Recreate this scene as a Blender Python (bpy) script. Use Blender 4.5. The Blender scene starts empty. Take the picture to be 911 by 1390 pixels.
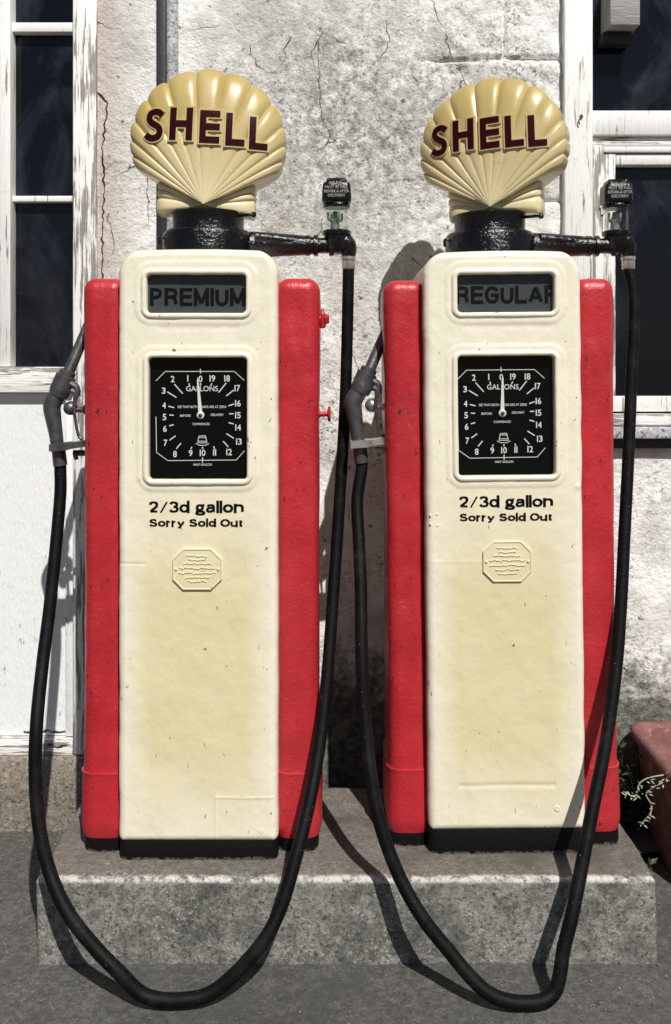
import bpy, math, random
import numpy as np
from mathutils import Vector, Matrix
random.seed(7)
C = bpy.context.scene.collection
F = 1250.0                      # focal length in pixels of the 911x1390 photograph
EYE = 1.43                      # camera height
TOP = 0.20                      # plinth height
WALL = 2.88                     # distance of the wall
R = math.radians

def at(px, py, d):
    """point at distance d seen at pixel (px, py) of the photograph"""
    return Vector(((px-455.5)*d/F, d, EYE-(py-500)*d/F))

# ------------------------------------------------------------------ noise
def vnoise(x, y, seed=0):
    x = np.asarray(x, float); y = np.asarray(y, float)
    xi = np.floor(x).astype(np.int64); yi = np.floor(y).astype(np.int64)
    fx = x-xi; fy = y-yi
    fx = fx*fx*(3-2*fx); fy = fy*fy*(3-2*fy)
    def h(a, b):
        n = (a*374761393 + b*668265263 + seed*982451653) & 0x7fffffff
        n = ((n ^ (n >> 13))*1274126177) & 0x7fffffff
        n = n ^ (n >> 16)
        return (n & 0xffff)/65535.0*2-1
    return (h(xi, yi)*(1-fx)+h(xi+1, yi)*fx)*(1-fy)+(h(xi, yi+1)*(1-fx)+h(xi+1, yi+1)*fx)*fy
def fbm(x, y, seed=0, o=4):
    s = 0; a = 1; t = 0
    for k in range(o):
        s = s+a*vnoise(np.asarray(x)*2**k, np.asarray(y)*2**k, seed+k*17); t += a; a *= .5
    return s/t
def sstep(a, b, x):
    t = np.clip((x-a)/(b-a), 0, 1); return t*t*(3-2*t)

# ------------------------------------------------------------------ materials
class NT:
    def __init__(s, name):
        s.m = bpy.data.materials.new(name); s.m.use_nodes = True
        s.t = s.m.node_tree; s.t.nodes.clear()
        s.out = s.n('ShaderNodeOutputMaterial'); s.b = s.n('ShaderNodeBsdfPrincipled')
        s.l(s.b.outputs[0], s.out.inputs[0])
        s.tc = s.n('ShaderNodeTexCoord').outputs['Object']
    def n(s, ty, **kw):
        o = s.t.nodes.new(ty)
        for k, v in kw.items(): setattr(o, k, v)
        return o
    def l(s, a, b): s.t.links.new(a, b)
    def put(s, sock, v):
        if isinstance(v, (int, float)): sock.default_value = v
        elif isinstance(v, (tuple, list)):
            sock.default_value = (*v, 1) if len(v) == 3 and len(sock.default_value) == 4 else v
        else: s.l(v, sock)
    def map(s, scale=(1, 1, 1), loc=(0, 0, 0), rot=(0, 0, 0), src=None):
        o = s.n('ShaderNodeMapping'); s.l(src or s.tc, o.inputs[0])
        o.inputs['Scale'].default_value = scale; o.inputs['Location'].default_value = loc; o.inputs['Rotation'].default_value = rot
        return o.outputs[0]
    def noise(s, sc, det=4, rough=.55, vec=None, dist=0):
        o = s.n('ShaderNodeTexNoise'); s.l(vec or s.tc, o.inputs['Vector'])
        o.inputs['Scale'].default_value = sc; o.inputs['Detail'].default_value = det
        o.inputs['Roughness'].default_value = rough; o.inputs['Distortion'].default_value = dist
        return o.outputs['Fac']
    def vor(s, sc, vec=None, feat='F1', out='Distance'):
        o = s.n('ShaderNodeTexVoronoi', feature=feat); s.l(vec or s.tc, o.inputs['Vector'])
        o.inputs['Scale'].default_value = sc; return o.outputs[out]
    def rng(s, v, a, b, c=0, d=1):
        o = s.n('ShaderNodeMapRange'); s.put(o.inputs[0], v)
        for i, x in zip((1, 2, 3, 4), (a, b, c, d)): o.inputs[i].default_value = x
        return o.outputs[0]
    def math(s, op, a, b=0):
        o = s.n('ShaderNodeMath', operation=op); s.put(o.inputs[0], a); s.put(o.inputs[1], b); return o.outputs[0]
    def mix(s, f, a, b):
        o = s.n('ShaderNodeMix', data_type='RGBA'); s.put(o.inputs[0], f); s.put(o.inputs[6], a); s.put(o.inputs[7], b); return o.outputs[2]
    def xyz(s):
        o = s.n('ShaderNodeSeparateXYZ'); s.l(s.tc, o.inputs[0]); return o.outputs
    def bump(s, *hs):
        prev = None
        for h, st, di in hs:
            o = s.n('ShaderNodeBump'); s.l(h, o.inputs['Height'])
            o.inputs['Strength'].default_value = st; o.inputs['Distance'].default_value = di
            if prev: s.l(prev, o.inputs['Normal'])
            prev = o.outputs[0]
        s.l(prev, s.b.inputs['Normal'])
    def set(s, **kw):
        for k, v in kw.items(): s.put(s.b.inputs[k.replace('_', ' ')], v)
        return s.m

def m_cream():
    t = NT('cream_gloss_paint'); x, y, z = t.xyz()
    # the paint is yellower in the lower middle of the door
    dx = t.math('ABSOLUTE', x); cx = t.rng(t.math('ADD', dx, t.math('MULTIPLY', t.noise(9, 4), .05)), .14, .215, 1, 0)
    zn = t.math('ADD', z, t.math('MULTIPLY', t.noise(7, 4), .12)); cz = t.math('MULTIPLY', t.rng(zn, .10, .34), t.rng(z, 1.0, .66))
    n = t.noise(6, 4); f = t.math('MULTIPLY', t.math('MULTIPLY', cx, cz), t.rng(n, .2, .6, .75, 1))
    c = t.mix(f, (.80, .745, .60), (.685, .605, .36))
    g = t.math('MULTIPLY', t.rng(t.noise(26, 6, .7), .6, .7), .4)
    c = t.mix(g, c, (.70, .62, .42))
    chip = t.math('MULTIPLY', t.rng(t.noise(90, 3, .5, t.map((1, 1, .45))), .68, .70), t.rng(t.noise(7, 2), .50, .60))
    c = t.mix(chip, c, (.16, .13, .09))
    t.bump((t.noise(14, 4, .55), .35, .006), (t.noise(110, 3, .55, t.map((1, 1, .5))), .22, .0012))
    return t.set(Base_Color=c, Roughness=t.rng(t.noise(30, 4), .3, .7, .20, .38), Coat_Weight=.25)
def m_red():
    t = NT('red_gloss_paint')
    n = t.noise(9, 5, .6); c = t.mix(t.rng(n, .3, .7), (.37, .014, .022), (.50, .026, .034))
    chip = t.math('MULTIPLY', t.rng(t.noise(110, 3, .5, t.map((1, 1, .4))), .655, .68), t.rng(t.noise(6, 2), .5, .58))
    dull = t.rng(t.noise(4, 5, .7, t.map((1, 1, .3))), .45, .7); c = t.mix(t.math('MULTIPLY', dull, .35), c, (.33, .04, .04))
    c = t.mix(t.rng(t.noise(200, 3, .6), .70, .74, 0, .6), c, (.75, .35, .33))
    c = t.mix(chip, c, (.03, .02, .02))
    t.bump((t.noise(24, 5, .65), .5, .006), (t.noise(170, 3, .6), .6, .0018))
    return t.set(Base_Color=c, Roughness=t.rng(t.noise(25, 5, .7), .3, .7, .20, .5))
def m_black_paint():
    t = NT('black_gloss_paint')
    c = t.mix(t.rng(t.noise(60, 5, .7), .66, .74), (.003, .003, .003), (.20, .20, .20))
    t.bump((t.noise(45, 4, .6), .7, .006), (t.noise(200, 3, .6), .6, .002))
    return t.set(Base_Color=c, Roughness=.2)
def m_kick():
    t = NT('black_base_paint'); x, y, z = t.xyz()
    zz = t.math('ADD', z, t.math('MULTIPLY', t.noise(60, 4, .7), -.035))
    c = t.mix(t.rng(zz, -.010, -.016), (.003, .003, .003), (.10, .09, .08))
    t.bump((t.noise(90, 4, .6), .5, .003))
    return t.set(Base_Color=c, Roughness=.55, Specular_IOR_Level=.2)
def m_rubber():
    t = NT('black_rubber')
    c = t.mix(t.rng(t.noise(14, 5, .7), .5, .8), (.002, .002, .0025), (.014, .014, .016))
    c = t.mix(t.rng(t.noise(240, 2, .5), .74, .78), c, (.3, .3, .3))
    t.bump((t.noise(300, 3, .6), .3, .001), (t.noise(20, 3), .3, .004))
    return t.set(Base_Color=c, Roughness=.6, Specular_IOR_Level=.15)
def m_metal(name, col, rough=.42, met=.6):
    t = NT(name)
    c = t.mix(t.rng(t.noise(35, 5, .7), .45, .75), col, tuple(v*.35 for v in col))
    t.bump((t.noise(120, 4, .6), .3, .002))
    return t.set(Base_Color=c, Roughness=rough, Metallic=met)
def m_plain(name, col, rough=.5, bump=0, met=0, spec=.5):
    t = NT(name)
    if bump: t.bump((t.noise(bump, 3), .3, .002))
    return t.set(Base_Color=col, Roughness=rough, Metallic=met, Specular_IOR_Level=spec)
def m_globe():
    t = NT('cream_moulded_glass'); x, y, z = t.xyz()
    n = t.noise(5, 5, .6)
    f = t.math('MULTIPLY', t.rng(z, 1.69, 1.90), t.rng(n, .25, .6, .65, 1))   # darker and more yellow towards the top
    c = t.mix(f, (.69, .595, .36), (.44, .325, .105))
    dirt = t.math('MULTIPLY', t.rng(t.noise(30, 5, .7), .6, .72), .5)
    c = t.mix(dirt, c, (.30, .23, .11))
    t.bump((t.noise(60, 3, .6), .12, .003))
    return t.set(Base_Color=c, Roughness=.36, Subsurface_Weight=.12, Subsurface_Radius=(.02, .015, .008), Coat_Weight=.2)
def m_glass():
    t = NT('clear_pane'); tr = t.n('ShaderNodeBsdfTransparent'); gl = t.n('ShaderNodeBsdfGlossy'); mx = t.n('ShaderNodeMixShader')
    gl.inputs['Roughness'].default_value = .04; tr.inputs[0].default_value = (.93, .95, .94, 1)
    lw = t.n('ShaderNodeLayerWeight'); lw.inputs[0].default_value = .5; fr = t.math('ADD', t.math('MULTIPLY', t.math('POWER', lw.outputs['Facing'], 5), .7), .01)
    t.l(fr, mx.inputs[0]); t.l(tr.outputs[0], mx.inputs[1]); t.l(gl.outputs[0], mx.inputs[2])
    t.l(mx.outputs[0], t.out.inputs[0]); t.t.nodes.remove(t.b); return t.m
def m_wall():
    t = NT('stained_white_render'); x, y, z = t.xyz()
    big = t.noise(1.6, 5, .6, dist=.4); mid = t.noise(7, 6, .65); fine = t.noise(55, 5, .7)
    c = t.mix(t.rng(mid, .44, .66), (.90, .90, .88), (.58, .575, .55))
    c = t.mix(t.rng(big, .52, .66, 0, .5), c, (.46, .44, .40))
    c = t.mix(t.math('MULTIPLY', t.rng(t.noise(60, 6, .8), .5, .62), t.rng(t.noise(2.6, 5, .7, t.map(loc=(3, 0, 1))), .48, .62)), c, (.26, .25, .23))
    # bare pinkish plaster beside the left window frame
    pk = t.math('MULTIPLY', t.rng(t.math('ADD', x, t.math('MULTIPLY', mid, .18)), -.50, -.62), t.rng(fine, .2, .5, .5, 1))
    c = t.mix(t.math('MULTIPLY', pk, .8), c, (.50, .42, .36))
    # mildew: speckles crowded in a patch high between the pumps
    gx = t.math('MULTIPLY', t.math('SUBTRACT', x, .04), 2.6); gz = t.math('MULTIPLY', t.math('SUBTRACT', z, 2.16), 2.2)
    dd = t.math('SQRT', t.math('ADD', t.math('MULTIPLY', gx, gx), t.math('MULTIPLY', gz, gz)))
    patch = t.rng(t.math('ADD', dd, t.math('MULTIPLY', mid, 1.3)), 2.15, .85)
    c = t.mix(t.math('MULTIPLY', patch, t.rng(t.noise(26, 7, .8), .40, .62, 0, .95)), c, (.12, .115, .10))
    sp = t.rng(t.noise(95, 4, .7), .57, .63)
    spm = t.math('MAXIMUM', t.rng(t.noise(4.5, 3), .50, .66), patch)
    c = t.mix(t.math('MULTIPLY', t.math('MULTIPLY', sp, spm), .85), c, (.07, .07, .06))
    sp2 = t.math('MULTIPLY', t.rng(t.noise(32, 5, .65), .64, .68), .85)
    c = t.mix(sp2, c, (.10, .10, .09))
    # hairline cracks
    wv = t.n('ShaderNodeVectorMath', operation='ADD'); t.l(t.tc, wv.inputs[0])
    nn = t.n('ShaderNodeTexNoise'); nn.inputs['Scale'].default_value = 9; nn.inputs['Detail'].default_value = 5; t.l(t.tc, nn.inputs['Vector'])
    sc = t.n('ShaderNodeVectorMath', operation='SCALE'); t.l(nn.outputs['Color'], sc.inputs[0]); sc.inputs['Scale'].default_value = .10
    t.l(sc.outputs[0], wv.inputs[1])
    cr = t.math('MULTIPLY', t.rng(t.vor(2.3, wv.outputs[0], 'DISTANCE_TO_EDGE'), .0035, .001), t.rng(t.noise(3, 2), .55, .60))
    c = t.mix(t.math('MULTIPLY', cr, .9), c, (.10, .09, .08))
    # black moss and damp rising from the ground
    zz = t.math('ADD', z, t.math('MULTIPLY', t.noise(13, 6, .75), -.62))
    damp = t.rng(zz, .24, .10)
    c = t.mix(t.math('MULTIPLY', damp, .93), c, t.mix(t.rng(t.noise(40, 6, .8), .42, .62), (.03, .03, .024), (.20, .195, .165)))
    h = t.math('ADD', fine, t.math('MULTIPLY', cr, -2))
    t.bump((mid, .7, .022), (h, .8, .008), (t.noise(200, 4, .7), .5, .002))
    return t.set(Base_Color=c, Roughness=.85)
def m_wood(name, peel=.5, ax=(1, 1, .06), white=(.80, .80, .78), bare=(.26, .235, .205)):
    t = NT(name)
    v = t.map(tuple(a*1.0 for a in ax))
    g = t.noise(85, 5, .65, v); lo = t.noise(3.2, 4, .6)
    f = t.rng(t.math('ADD', g, t.math('MULTIPLY', lo, .55)), .98-.2*peel, 1.03-.2*peel)
    c = t.mix(f, white, bare)
    c = t.mix(t.rng(t.noise(30, 4, .7), .60, .72, 0, .35), c, (.35, .33, .29))
    lines = t.math('MULTIPLY', t.rng(t.noise(190, 4, .7, t.map((ax[0], ax[1], ax[2]*.6))), .57, .63), t.rng(lo, .40, .58))
    c = t.mix(t.math('MULTIPLY', lines, min(1, peel)), c, (.12, .11, .10))
    t.bump((t.math('ADD', t.math('MULTIPLY', f, -1), g), .5, .004), (t.noise(160, 3, .6, v), .6, .003))
    return t.set(Base_Color=c, Roughness=.6)
def m_pane():
    t = NT('dusty_dark_glass')
    v = t.map((1, 1, .55), rot=(0, .5, 0))
    sm = t.rng(t.noise(3.0, 6, .65, v, 1.6), .46, .78)
    c = t.mix(sm, (.003, .0035, .007), (.028, .032, .044))
    web = t.math('MULTIPLY', t.rng(t.noise(55, 6, .8), .66, .74), .5)
    c = t.mix(web, c, (.16, .16, .16))
    t.bump((t.noise(2.2, 2), .15, .01))
    return t.set(Base_Color=c, Roughness=t.rng(sm, 0, 1, .12, .5), Specular_IOR_Level=.35)
def m_concrete(name, a, b, dark=(.05, .05, .045), sc=1, moss=.5, edge=None):
    t = NT(name)
    c = t.mix(t.rng(t.noise(5*sc, 6, .7), .35, .68), a, b)
    c = t.mix(t.rng(t.noise(48*sc, 6, .8), .42, .66, 0, .85), c, tuple(min(1, v*1.75) for v in b))
    c = t.mix(t.rng(t.noise(95*sc, 5, .75), .52, .62, 0, .95), c, dark)
    c = t.mix(t.math('MULTIPLY', t.rng(t.noise(130*sc, 4, .8, t.map(loc=(9, 4, 2))), .55, .63, 0, .9), t.rng(t.noise(6*sc, 5, .7, t.map(loc=(1, 7, 3))), .4, .6)), c, tuple(min(1, v*2.6) for v in b))
    c = t.mix(t.math('MULTIPLY', t.rng(t.noise(3.3*sc, 5, .7, t.map(loc=(5, 2, 1))), .50, .64), moss), c, dark)
    if edge is not None:
        c = t.mix(t.math('MULTIPLY', t.rng(t.xyz()[2], TOP-.006, TOP-.001), .55), c, (.125, .100, .080))          # brown dirt lies on the top                                         # bare, pale, chipped arris along the top
        x, y, z = t.xyz()
        e = t.math('MULTIPLY', t.rng(t.math('ABSOLUTE', t.math('SUBTRACT', z, edge-.004)), .009, .003), t.rng(t.noise(38, 5, .75), .42, .55))
        yy = t.math('MULTIPLY', e, t.rng(y, 2.242, 2.232))
        c = t.mix(yy, c, (.55, .54, .50))
    t.bump((t.noise(22*sc, 6, .75), .6, .012), (t.noise(130*sc, 5, .75), .7, .004))
    return t.set(Base_Color=c, Roughness=.9)
def m_leaf(name, a, b):
    t = NT(name); i = t.n('ShaderNodeObjectInfo')
    c = t.mix(t.rng(t.noise(60, 3), .35, .65), a, b)
    return t.set(Base_Color=c, Roughness=.6)
def m_terracotta():
    t = NT('weathered_red_trough')
    c = t.mix(t.rng(t.noise(14, 6, .7), .35, .65), (.15, .055, .05), (.24, .11, .10))
    c = t.mix(t.rng(t.noise(30, 6, .75), .58, .68), c, (.40, .34, .32))
    c = t.mix(t.rng(t.noise(9, 5, .7), .58, .70, 0, .8), c, (.06, .035, .03))
    t.bump((t.noise(50, 5, .7), .6, .006)); return t.set(Base_Color=c, Roughness=.75)

M = dict(cream=m_cream(), red=m_red(), black=m_black_paint(), kick=m_kick(), rubber=m_rubber(),
    steel=m_metal('grey_cast_metal', (.12, .12, .125)), bright=m_metal('worn_bright_metal', (.55, .54, .50), .35, .8),
    globe=m_globe(), letter=m_plain('maroon_enamel', (.026, .0010, .002), .25, 80, spec=.25), glass=m_glass(), wall=m_wall(),
    dim=m_plain('worn_white_print', (.35, .35, .33), .6), dialblack=m_plain('black_dial', (.0015, .0015, .0018), .7, spec=.05), white=m_plain('white_print', (.82, .82, .80), .5),
    print_=m_plain('black_print', (.002, .002, .002), .6, spec=.1), grade=m_plain('grey_backing', (.058, .063, .066), .5, 40, spec=.2),
    pane=m_pane(), woodpeel=m_wood('peeling_white_timber', .95), wood=m_wood('white_timber', .45),
    woodh=m_wood('peeling_white_rail', .8, (.06, 1, 1)), board=m_wood('white_painted_board', .12, (1, 1, .3), (.80, .81, .81)),
    plinth=m_concrete('weathered_concrete', (.070, .067, .056), (.21, .205, .185), edge=TOP, moss=.85),
    step=m_concrete('brown_concrete_step', (.16, .13, .10), (.21, .18, .15), moss=.25),
    ground=m_concrete('worn_asphalt', (.045, .043, .040), (.085, .082, .075), moss=.6), 
    soil=m_concrete('dark_soil', (.03, .027, .022), (.06, .055, .045), moss=.8),
    greypipe=m_concrete('grey_painted_pipe', (.32, .34, .36), (.42, .43, .44), moss=.15), plainblack=m_plain('plain_black', (.012, .012, .014), .5, 60),
    crack=m_plain('crack_dark', (.025, .02, .018), .95), leaf=m_leaf('dark_weed_leaf', (.018, .022, .012), (.06, .065, .04)),
    pale=m_leaf('pale_stem', (.38, .39, .30), (.22, .26, .15)), trough=m_terracotta(), rust=m_plain('rust', (.22, .07, .03), .8, 60),
    brick=m_wood('weathered_wood_block', .5, (.2, 1, 1), (.30, .29, .28), (.22, .21, .2)), roof=m_plain('roof_slate', (.08, .085, .095), .7, 30))

# ------------------------------------------------------------------ mesh helpers
class MB:
    def __init__(s): s.v = []; s.f = []
    def add(s, v, f):
        o = len(s.v); s.v += [tuple(map(float, p)) for p in v]; s.f += [tuple(int(i)+o for i in q) for q in f]; return s
    def grid(s, P, closeu=False):
        n, m = P.shape[:2]; i, j = np.meshgrid(np.arange(n-1), np.arange(m if closeu else m-1), indexing='ij')
        j2 = (j+1) % m
        q = np.stack([i*m+j, i*m+j2, (i+1)*m+j2, (i+1)*m+j], -1).reshape(-1, 4)
        return s.add(P.reshape(-1, 3), q)
    def box(s, x0, x1, y0, y1, z0, z1, b=0):
        if b <= 0:
            v = [(x, y, z) for z in (z0, z1) for x, y in ((x0, y0), (x1, y0), (x1, y1), (x0, y1))]
            return s.add(v, [(3, 2, 1, 0), (4, 5, 6, 7), (0, 1, 5, 4), (1, 2, 6, 5), (2, 3, 7, 6), (3, 0, 4, 7)])
        return s.stack((x0+x1)/2, (y0+y1)/2, x1-x0, y1-y0, b, [(z0, b), (z0+b*.3, b*.3), (z0+b, 0), (z1-b, 0), (z1-b*.3, b*.3), (z1, b)], 3, 1)
    def stack(s, cx, cy, w, d, r, levels, ns=6, ne=1, fn=None, closebot=True):
        """rounded-rectangle rings; levels = (z, inset[, dx, dy])"""
        rows = []
        for L in levels:
            z, ins = L[0], L[1]; W = max(w/2-ins, 1e-4); D = max(d/2-ins, 1e-4); rr = min(max(r-ins, .0008), W, D)
            ring = []
            for (sx, sy, a0) in ((1, 1, 0), (-1, 1, 90), (-1, -1, 180), (1, -1, 270)):
                arc = [(sx*(W-rr)+rr*math.cos(R(a0+90*k/ns)), sy*(D-rr)+rr*math.sin(R(a0+90*k/ns))) for k in range(ns+1)]
                ring.append(arc)
            pts = []
            for q in range(4):
                pts += ring[q]; a = ring[q][-1]; b = ring[(q+1) % 4][0]
                for k in range(1, ne): pts.append((a[0]+(b[0]-a[0])*k/ne, a[1]+(b[1]-a[1])*k/ne))
            dx = L[2] if len(L) > 2 else 0; dy = L[3] if len(L) > 3 else 0
            rows.append([(cx+x+dx, cy+y+dy, z) for x, y in pts])
        P = np.array(rows)
        if fn: P = fn(P)
        o = len(s.v); s.grid(P, True); m = P.shape[1]; n = P.shape[0]
        s.f.append(tuple(o+(n-1)*m+k for k in range(m)))
        if closebot: s.f.append(tuple(o+k for k in reversed(range(m))))
        return s
    def lathe(s, c, axis, prof, n=32):
        """profile = (distance along axis, radius)"""
        ax = Vector(axis).normalized(); u = ax.orthogonal().normalized(); w = ax.cross(u); c = Vector(c)
        P = np.array([[tuple(c+ax*h+(u*math.cos(2*math.pi*k/n)+w*math.sin(2*math.pi*k/n))*max(r, 1e-5)) for k in range(n)] for h, r in prof])
        o = len(s.v); s.grid(P, True); m = n; N = len(prof)
        s.f.append(tuple(o+(N-1)*m+k for k in range(m))); s.f.append(tuple(o+k for k in reversed(range(m)))); return s
    def tube(s, pts, rad, n=14, res=8, sub=True):
        pts = [Vector(p) for p in pts]
        if not isinstance(rad, (list, tuple)): rad = [rad]*len(pts)
        if sub and len(pts) > 2:
            q = []; rr = []
            for i in range(len(pts)-1):
                a = pts[max(i-1, 0)]; b = pts[i]; c = pts[i+1]; d = pts[min(i+2, len(pts)-1)]
                for k in range(res):
                    t = k/res
                    q.append(.5*((2*b)+(c-a)*t+(2*a-5*b+4*c-d)*t*t+(3*b-a-3*c+d)*t**3)); rr.append(rad[i]*(1-t)+rad[i+1]*t)
            q.append(pts[-1]); rr.append(rad[-1]); pts, rad = q, rr
        tang = [(pts[min(i+1, len(pts)-1)]-pts[max(i-1, 0)]).normalized() for i in range(len(pts))]
        u = tang[0].orthogonal().normalized(); rows = []
        for p, t, r in zip(pts, tang, rad):
            u = (u-t*u.dot(t)).normalized(); w = t.cross(u)
            rows.append([tuple(p+(u*math.cos(2*math.pi*k/n)+w*math.sin(2*math.pi*k/n))*r) for k in range(n)])
        o = len(s.v); s.grid(np.array(rows), True); N = len(rows)
        s.f.append(tuple(o+(N-1)*n+k for k in range(n))); s.f.append(tuple(o+k for k in reversed(range(n)))); return s
    def build(s, name, mat, parent=None, smooth=True, angle=40):
        me = bpy.data.meshes.new(name); me.from_pydata(s.v, [], s.f); me.validate(); me.update()
        me.materials.append(mat)
        import bmesh
        bm = bmesh.new(); bm.from_mesh(me); bmesh.ops.recalc_face_normals(bm, faces=bm.faces)
        if smooth:
            for f in bm.faces: f.smooth = True
            ca = math.radians(angle)
            for e in bm.edges:
                if len(e.link_faces) == 2 and e.calc_face_angle(0) > ca: e.smooth = False
        bm.to_mesh(me); bm.free()
        o = bpy.data.objects.new(name, me); C.objects.link(o)
        if parent: o.parent = parent
        return o
def tag(o, label=None, cat=None, group=None, kind=None):
    if label: o['label'] = label
    if cat: o['category'] = cat
    if group: o['group'] = group
    if kind: o['kind'] = kind
    return o
def thing(name, label, cat, loc=(0, 0, 0), rot=(0, 0, 0), group=None):
    o = bpy.data.objects.new(name, None); C.objects.link(o); o.location = loc; o.rotation_euler = rot; o.empty_display_size = .1
    return tag(o, label, cat, group)
def text2d(s, w, h, bold=.0, space=1.0):
    """flat text as (verts2d, faces), centred, stretched to w x h"""
    cu = bpy.data.curves.new('t', 'FONT'); cu.body = s; cu.offset = bold; cu.space_character = space; cu.resolution_u = 3
    ob = bpy.data.objects.new('t', cu); C.objects.link(ob); bpy.context.view_layer.update()
    me = bpy.data.meshes.new_from_object(ob.evaluated_get(bpy.context.evaluated_depsgraph_get()))
    v = np.array([x.co[:2] for x in me.vertices]); f = [tuple(p.vertices) for p in me.polygons]
    bpy.data.objects.remove(ob); bpy.data.curves.remove(cu); bpy.data.meshes.remove(me)
    lo = v.min(0); hi = v.max(0); v = (v-(lo+hi)/2)/(hi-lo); v[:, 0] *= w; v[:, 1] *= (h if h else 1)
    return v, f
def put_text(mb, s, cx, cz, y, w, h, bold=.02, space=1.0, rot=0, yfn=None):
    v, f = text2d(s, w, h, bold, space); c, sn = math.cos(rot), math.sin(rot)
    X = cx+v[:, 0]*c-v[:, 1]*sn; Z = cz+v[:, 0]*sn+v[:, 1]*c
    Y = np.full(len(X), y) if yfn is None else yfn(X, Z)+y
    mb.add(np.stack([X, Y, Z], -1), f)

# ------------------------------------------------------------------ rounded rectangle signed distance
def stroke_word(b, word, cx, cz, y, w, h, sw):
    '''broad plain capitals drawn as flat strokes'''
    G = {'P': (.80, [[(0, 0), (0, 1)], [(0, 1), (.5, 1), (.82, .93), (.9, .74), (.82, .55), (.5, .47), (0, .47)]]),
        'R': (.88, [[(0, 0), (0, 1)], [(0, 1), (.55, 1), (.86, .93), (.92, .75), (.84, .57), (.55, .49), (0, .49)], [(.55, .49), (.82, .40), (.88, .22), (.95, 0)]]),
        'E': (.76, [[(0, 0), (0, 1)], [(0, 1), (1, 1)], [(0, .52), (.92, .52)], [(0, 0), (1, 0)]]),
        'M': (1.0, [[(0, 0), (0, 1)], [(1, 0), (1, 1)], [(0, 1), (.5, .06)], [(.5, .06), (1, 1)]]),
        'I': (.0, [[(0, 0), (0, 1)]]), 'U': (.82, [[(0, 1), (0, .32), (.10, .09), (.32, 0), (.68, 0), (.90, .09), (1, .32), (1, 1)]]),
        'G': (.92, [[(.97, .74), (.86, .92), (.55, 1.0), (.25, .95), (.05, .74), (0, .5), (.05, .26), (.25, .05), (.52, 0), (.80, .05), (.98, .22), (.98, .48)], [(.98, .48), (.56, .48)]]),
        'L': (.70, [[(0, 1), (0, 0)], [(0, 0), (1, 0)]]), 'A': (.98, [[(0, 0), (.5, 1)], [(.5, 1), (1, 0)], [(.18, .30), (.82, .30)]])}
    gap = .42; tot = sum(G[c][0] for c in word)+gap*(len(word)-1); u = (w-sw)/tot; hh = h-sw; x = cx-(w-sw)/2; z0 = cz-hh/2; k = 0
    for c in word:
        for st in G[c][1]:
            P_ = [Vector((x+p[0]*(G[c][0] or 1)*u, z0+p[1]*hh)) for p in st]; yy = y-k*.00004; k += 1
            if len(P_) == 2:
                t = (P_[1]-P_[0]).normalized(); P_ = [P_[0]-t*sw*.5, P_[1]+t*sw*.5] if abs(t.x) < .05 or abs(t.y) < .05 else P_
            rows = []
            for i, p in enumerate(P_):
                t = (P_[min(i+1, len(P_)-1)]-P_[max(i-1, 0)]).normalized(); n_ = Vector((-t.y, t.x))*sw/2
                rows.append([(p.x+n_.x, yy, p.y+n_.y), (p.x-n_.x, yy, p.y-n_.y)])
            b.grid(np.array(rows))
        x += (G[c][0]+gap)*u
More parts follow.
